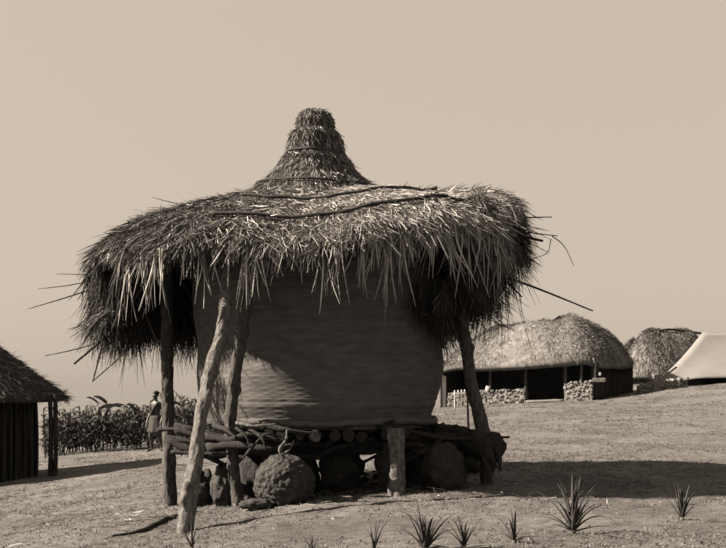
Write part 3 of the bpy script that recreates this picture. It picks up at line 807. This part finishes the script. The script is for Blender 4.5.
PEB = [rock_mesh('s', 1, .5, 1.2, 7.7 * i) for i in range(6)]
def stone_wall(name, s0, s1, h, parent, t0=0.0, th=.32, fn=LH, gfn=gz, sz=.085, m=M_stone):
    """rubble: rough stones packed over a core"""
    V = []; Fc = []
    nst = 12; o = 0
    for k in range(nst + 1):
        s = s0 + (s1 - s0) * k / nst; z0 = gfn(s, t0)
        hh = h * (.93 + .06 * math.sin(k * 2.1))
        V += [tuple(fn(s, t0 + .03, z0 - .15)), tuple(fn(s, t0 + .03, z0 + hh - .04)), tuple(fn(s, t0 + th, z0 + hh - .04)), tuple(fn(s, t0 + th, z0 - .15))]
    tri = []
    for k in range(nst):
        for q in range(4):
            a_ = 4 * k + q; b_ = 4 * k + (q + 1) % 4; tri += [(a_, b_, b_ + 4), (a_, b_ + 4, a_ + 4)]
    tri += [(0, 2, 1), (0, 3, 2), (4 * nst, 4 * nst + 1, 4 * nst + 2), (4 * nst, 4 * nst + 2, 4 * nst + 3)]
    Fc += tri
    cnt = int((s1 - s0) * h / (sz * sz * .75))
    for i in range(cnt):
        onTop = random.random() < .22
        s = random.uniform(s0, s1); zz = random.uniform(0, h)
        if onTop: zz = h - .02; t = t0 + random.uniform(0, th)
        else: t = t0 + .03
        me = random.choice(PEB); o = len(V); r_ = sz * random.uniform(.5, 1.05); rot = Quaternion((random.gauss(0, 1), random.gauss(0, 1), random.gauss(0, 1), random.gauss(0, 1))).normalized().to_matrix()
        c = fn(s, t, gfn(s, t0) + zz)
        for v in me.vertices:
            q = rot @ v.co; V.append((c.x + q.x * r_, c.y + q.y * r_ * .7, c.z + q.z * r_ * .75))
        Fc += [tuple(o + k for k in p.vertices) for p in me.polygons]
    return tag(link(name, mesh_np(name, V, Fc, [m]), parent), kind='stuff')
stone_wall('stone_wall', 0.02, .98, .68, lh)
stone_wall('stone_wall', 2.50, LF - .4, .50, lh)
def wall_box(name, s0, s1, t0, t1, z1, m, parent):
    V = [tuple(LH(s, t, zz)) for zz in (-.2, z1) for s, t in ((s0, t0), (s1, t0), (s1, t1), (s0, t1))]
    return link(name, mesh_np(name, V, [(0, 1, 2, 3), (7, 6, 5, 4), (0, 4, 5, 1), (1, 5, 6, 2), (2, 6, 7, 3), (3, 7, 4, 0)], [m]), parent)
wall_box('mud_wall', -.02, .16, .34, LG, 2.05, M_mud, lh)
wall_box('mud_wall', .16, LF - .16, LG - .16, LG, 2.2, M_mud, lh)
wall_box('mud_wall', LF - .16, LF, .34, LG, 2.05, M_mud, lh)
wall_box('partition_wall', .2, LF - .2, 2.1, 2.2, 2.3, M_mud, lh)
for s, t in ((.99, .1), (2.49, .1), (.42, .12), (3.9, .15), (LF - .06, .15), (1.75, 1.9)):
    link('post', tube('post', [LH(s, t, gz(s, t) - .1), LH(s + .02, t, 1.2), LH(s, t, EZ + .04)], [.055, .05], M_bark, 8, 8, .2, 4), lh)
link('threshold', tube('threshold', [LH(1.05, .02, gz(1, 0) + .05), LH(1.7, .0, gz(1.7, 0) + .06), LH(2.45, .02, gz(2.4, 0) + .05)], [.05], M_barkL, 8, 8, .2, 4), lh)
for k in range(26):   # stakes of the dark side wall
    t = .2 + k * (LG - .3) / 25
    link('wall_pole', tube('wall_pole', [LH(-.06, t, gz(0, t) - .1), LH(-.06 + random.gauss(0, .015), t, 1.1), LH(-.05, t, EZ - .02)], [.055, .05], M_barkD, 6, 4, .2, 4), lh)
# small pale board on the corner
def box_at(name, c, hx, hy, hz, m, parent=None, rz=0.0):
    bm = bmesh.new(); bmesh.ops.create_cube(bm, size=2.0, matrix=Matrix.Translation(c) @ Matrix.Rotation(rz, 4, 'Z') @ Matrix.Diagonal((hx, hy, hz, 1)))
    bmesh.ops.bevel(bm, geom=bm.edges[:], offset=min(hx, hy, hz) * .25, segments=1, affect='EDGES')
    me = bpy.data.meshes.new(name); bm.to_mesh(me); bm.free(); me.materials.append(m)
    return link(name, me, parent)
p = W(599, 380, 35.85); box_at('corner_board', p, .22, .03, .07, M_stone, lh, -.2)
p = W(600, 374, 35.85); box_at('peg', p, .035, .03, .05, M_white, lh, -.2)

# ------------------------------------------------------------------ huts and tent behind
def bg_hut(px, ytop, yeave, d, wpx, name, label, ridge=.45, rz=0.0):
    top_ = W(px, ytop, d); ev = W(px, yeave, d); half = wpx / 2 / F * d
    gg = T(top_.x, top_.y); e = empty(name, (top_.x, top_.y, gg)); tag(e, label, 'hut')
    ca, sa = math.cos(rz), math.sin(rz)
    def fn(ph, v):
        c, s_ = np.cos(ph), np.sin(ph); ex = 2 / 3.0
        kx = ridge + (1 - ridge) * (1 - v) ** .9; ky = .02 + .98 * (1 - v) ** .9
        x = np.sign(c) * np.abs(c) ** ex * half * kx; y = np.sign(s_) * np.abs(s_) ** ex * half * .8 * ky
        z = ev.z + (top_.z - ev.z) * np.sin(v * math.pi / 2) ** .85 + .05 * np.sin(4 * ph)
        return np.stack([top_.x + x * ca - y * sa, top_.y + x * sa + y * ca, z], -1)
    tp = fn(pp, vv).reshape(-1, 3); bt = tp.copy(); bt[:, 2] -= .2
    r_ = link('roof', mesh_np('roof', np.concatenate([tp, bt]), FF, [M_bed2], smooth=True), e)
    surf_thatch(fn, 14000, r_, [M_strawM, M_strawD], [.5, .5], Lr=(.08, .25), wid=(.01, .02), jit=.7, lift=.05)
    V = []; seg = 40
    for z in (gg - .4, ev.z + .3):
        for k in range(seg):
            q = fn(np.array([2 * math.pi * k / seg]), np.array([0.0]))[0]
            V.append((top_.x + (q[0] - top_.x) * .86, top_.y + (q[1] - top_.y) * .86, z))
    link('wall', mesh_np('wall', V, [(k, (k + 1) % seg, seg + (k + 1) % seg, seg + k) for k in range(seg)], [M_mud]), e)
    return e, r_
e, r_ = bg_hut(668, 330, 376, 50, 88, 'thatched_hut', 'grey thatched hut with straight ridge behind the tent', .42, .25)
link('ridge_pole', tube('ridge_pole', [W(657, 331, 49.5), W(672, 329.5, 49.5), W(702, 333.5, 50)], [.06, .05], M_barkD, 8, 10, .2, 3), r_)
bg_hut(639, 340, 368, 62, 44, 'thatched_hut', 'small far hut whose rounded peak shows between the two larger roofs', .2, 0)

# tent
tp0 = W(702, 333, 41.5); gl = T(11.2, 38)
tent = empty('tent', (tp0.x + 3, tp0.y - 1.5, T(tp0.x + 3, tp0.y - 1.5))); tag(tent, 'large pale canvas tent cut off by the right edge', 'tent')
A = tp0; B = A + Vector((7.5, 1.2, .25)); Cc = W(656, 382.5, 38.6); D = Cc + Vector((9.0, .6, .75)); E = A + Vector((.6, 3.2, -1.7)); G = B + Vector((0, 3.2, -1.6))
def sheet(name, a_, b_, c_, d_, m, parent, nu_=24, nv_=16, sag=.10, thick=.02):
    V = []
    for i in range(nv_ + 1):
        for k in range(nu_ + 1):
            u_, v_ = k / nu_, i / nv_
            p = a_.lerp(b_, u_).lerp(c_.lerp(d_, u_), v_)
            p = p - Vector((0, 0, sag * math.sin(math.pi * v_) + .03 * math.sin(u_ * 26) * v_ * v_ + .02 * math.sin(math.pi * u_ * 5) * math.sin(math.pi * v_)))
            V.append(p)
    w_ = nu_ + 1
    Fc = [(i * w_ + k, (i + 1) * w_ + k, (i + 1) * w_ + k + 1, i * w_ + k + 1) for i in range(nv_) for k in range(nu_)]
    o = link(name, mesh_np(name, [tuple(v) for v in V], Fc, [m], smooth=True), parent)
    md = o.modifiers.new('thickness', 'SOLIDIFY'); md.thickness = thick
    return o
sheet('canvas_slope', A, B, Cc, D, M_canvas, tent)
sheet('canvas_slope', A, B, E, G, M_canvas, tent)
for k in range(7):
    q = Cc.lerp(D, k / 6) + Vector((.05, .12, 0)); link('tent_pole', tube('tent_pole', [Vector((q.x, q.y, T(q.x, q.y) - .1)), q - Vector((0, 0, .02))], [.03], M_barkD, 6, 4), tent)
for q in (A, A.lerp(B, .5), B):
    link('ridge_support', tube('ridge_support', [Vector((q.x, q.y, T(q.x, q.y) - .1)), q - Vector((0, 0, .05))], [.05], M_barkD, 6, 4), tent)
for a_, b_ in ((Cc, W(648, 389, 38.0)), (Cc.lerp(A, .35), W(650, 384, 38.4))):
    link('guy_rope', tube('guy_rope', [a_, a_.lerp(b_, .5) - Vector((0, 0, .02)), b_], [.022], M_rope, 5, 6), tent)
# inner canvas wall set back in the shade
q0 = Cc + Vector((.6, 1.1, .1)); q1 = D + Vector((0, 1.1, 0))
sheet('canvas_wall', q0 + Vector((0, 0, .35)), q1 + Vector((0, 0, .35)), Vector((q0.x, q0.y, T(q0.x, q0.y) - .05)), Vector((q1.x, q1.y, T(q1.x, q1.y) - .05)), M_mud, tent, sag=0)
# low stone wall before it
def TW(s, t, z): return Vector((9.75 + s, 36.9 + t + s * .05, z))
tw = empty('stone_wall', TW(1, 0, T(10.7, 37))); tag(tw, 'low stone wall between the long hut and the tent', 'wall')
stone_wall('stones', 0, 1.75, .34, tw, fn=TW, gfn=lambda s, t: T(9.75 + s, 36.9 + t))
p = W(655, 383, 37.0); tag(box_at('marker_stone', Vector((p.x, p.y, T(p.x, p.y) + .28)), .11, .1, .32, M_stone, None, .2), 'upright pale stone at the left corner of the tent', 'stone')

# paling and pale stone seen past the bowed post
fe = W(462, 404, 39.0); fn_ = empty('paling_fence', (fe.x, fe.y, T(fe.x, fe.y))); tag(fn_, 'short run of whitened palings behind the bowed right post', 'fence')
for px in (455, 458, 461.5, 464.5):
    q = W(px, 400, 36.5); z = T(q.x, q.y)
    link('pale', tube('pale', [Vector((q.x, q.y, z - .1)), Vector((q.x + random.gauss(0, .01), q.y, z + .62))], [.028, .022], M_white, 6, 4), fn_)
link('rail', tube('rail', [W(453, 394, 36.55), W(466, 393.5, 36.55)], [.025], M_white, 6, 4), fn_)
pz = LH(4.0, .12, gz(4.0, 0) + .56)
tag(link('pale_stone', rock_mesh('pale_stone', 3, .3, 1.5, 4.4, .09, .09, .13, M_white), None, pz), 'small pale stone on top of the low hut wall', 'stone')

# ------------------------------------------------------------------ person
q = W(156, 455, 28.5)
PX, PY, PZ = q.x, q.y, Tn(q.x, q.y)
pe = empty('person', (PX, PY, PZ)); tag(pe, 'person in a short grey waist cloth walking beyond the leftmost post', 'person')
def skin_body(name, verts, edges, radii, m, parent, sub=2, root=0):
    me = bpy.data.meshes.new(name); me.from_pydata(verts, edges, []); me.materials.append(m)
    o = bpy.data.objects.new(name, me); COL.objects.link(o); o.parent = parent
    md = o.modifiers.new('skin', 'SKIN'); md.use_smooth_shade = True
    for i, r_ in enumerate(radii):
        sv = me.skin_vertices[0].data[i]; sv.radius = r_ if isinstance(r_, tuple) else (r_, r_); sv.use_root = (i == root)
    if sub:
        sb = o.modifiers.new('smooth', 'SUBSURF'); sb.levels = sub; sb.render_levels = sub
    return o
bv = []; be = []; br = []
def jn_(p, r, par=None):
    bv.append(p); br.append(r); i = len(bv) - 1
    if par is not None: be.append((par, i))
    return i
pel = jn_((0, 0, .88), (.135, .095))
wst = jn_((0, 0, 1.02), (.115, .085), pel)
che = jn_((0, -.01, 1.20), (.14, .10), wst)
sho = jn_((0, 0, 1.33), (.11, .075), che)
nck = jn_((0, -.01, 1.41), .048, sho)
jaw = jn_((0, -.03, 1.475), (.058, .066), nck)
hed = jn_((0, -.012, 1.56), (.070, .086), jaw)
crn = jn_((0, 0, 1.625), (.05, .06), hed)
for sgn, kn, an, toe in ((-1, (-.12, -.10, .47), (-.15, -.02, .08), (-.18, -.16, .03)), (1, (.10, -.04, .46), (.14, .12, .08), (.16, .02, .03))):
    hp = jn_((sgn * .085, 0, .80), .088, pel); kk = jn_(kn, .055, hp)
    cf = jn_(tuple(np.array(kn) * .6 + np.array(an) * .4 + np.array((0, .025, 0))), .05, kk)
    aa = jn_(an, .033, cf); tt_ = jn_(toe, (.038, .022), aa)
for sgn, el, wr in ((-1, (-.255, .03, 1.06), (-.235, -.10, .86)), (1, (.245, .05, 1.07), (.26, -.06, .84))):
    s0 = jn_((sgn * .165, 0, 1.325), .052, sho); e0 = jn_(el, .038, s0); w0 = jn_(wr, .025, e0)
    pm_ = jn_((wr[0], wr[1] - .015, wr[2] - .07), (.034, .018), w0)
    for k_, (o_, l_) in enumerate(((-.026, .062), (-.009, .074), (.009, .070), (.026, .056))):
        k1 = jn_((wr[0] + o_ * .9, wr[1] - .02, wr[2] - .10), .0085, pm_)
        k2 = jn_((wr[0] + o_, wr[1] - .035, wr[2] - .10 - l_ * .55), .008, k1)
        jn_((wr[0] + o_, wr[1] - .05 + .0, wr[2] - .10 - l_), .0065, k2)
    t1 = jn_((wr[0] - sgn * .036, wr[1] - .035, wr[2] - .055), .009, w0); jn_((wr[0] - sgn * .04, wr[1] - .06, wr[2] - .095), .0075, t1)
body = skin_body('body', bv, be, br, M_skin, pe, 2, pel)
def part_mesh(name, me, m, parent, loc=(0, 0, 0)):
    me.materials.clear(); me.materials.append(m)
    o = bpy.data.objects.new(name, me); COL.objects.link(o); o.parent = parent; o.location = loc; return o
# face
part_mesh('nose', rock_mesh('nose', 2, 0, 1, 0, .016, .02, .022), M_skin, body, (0, -.108, 1.535))
part_mesh('mouth', rock_mesh('mouth', 2, 0, 1, 0, .026, .012, .009), M_hair, body, (0, -.098, 1.495))
for sg in (-1, 1):
    part_mesh('eye', rock_mesh('eye', 2, 0, 1, 0, .013, .010, .009), M_white, body, (sg * .03, -.092, 1.562))
    part_mesh('ear', rock_mesh('ear', 2, 0, 1, 0, .012, .022, .03), M_skin, body, (sg * .078, 0, 1.55))
part_mesh('hair', rock_mesh('hair', 3, .1, 4, 2, .084, .096, .07), M_hair, pe, (0, .012, 1.61))
# waist cloth: a flared wrap with folds
V = []; seg = 40; rows = 9
for i in range(rows + 1):
    t = i / rows
    for k in range(seg):
        a_ = 2 * math.pi * k / seg; r0 = .155 + .075 * t + .012 * t * math.sin(a_ * 9 + 1)
        V.append((r0 * 1.12 * math.cos(a_), r0 * .85 * math.sin(a_) - .01 * t, 1.0 - .46 * t + .02 * t * math.sin(a_ * 2)))
Fc = [(i * seg + k, (i + 1) * seg + k, (i + 1) * seg + (k + 1) % seg, i * seg + (k + 1) % seg) for i in range(rows) for k in range(seg)]
wc = part_mesh('waist_cloth', mesh_np('waist_cloth', V, Fc, [M_cloth], smooth=True), M_cloth, pe)
md = wc.modifiers.new('thickness', 'SOLIDIFY'); md.thickness = .012
sash = [Vector((.14 * math.cos(t), -.10 * math.sin(t) - .02, 1.15 + .20 * math.cos(t))) for t in np.linspace(0, 6.283, 20)]
part_mesh('shoulder_cloth', tube('shoulder_cloth', sash, [.035], M_cloth, 8, 40, .2, 8), M_cloth, pe)
pe.rotation_euler.z = R(-35)
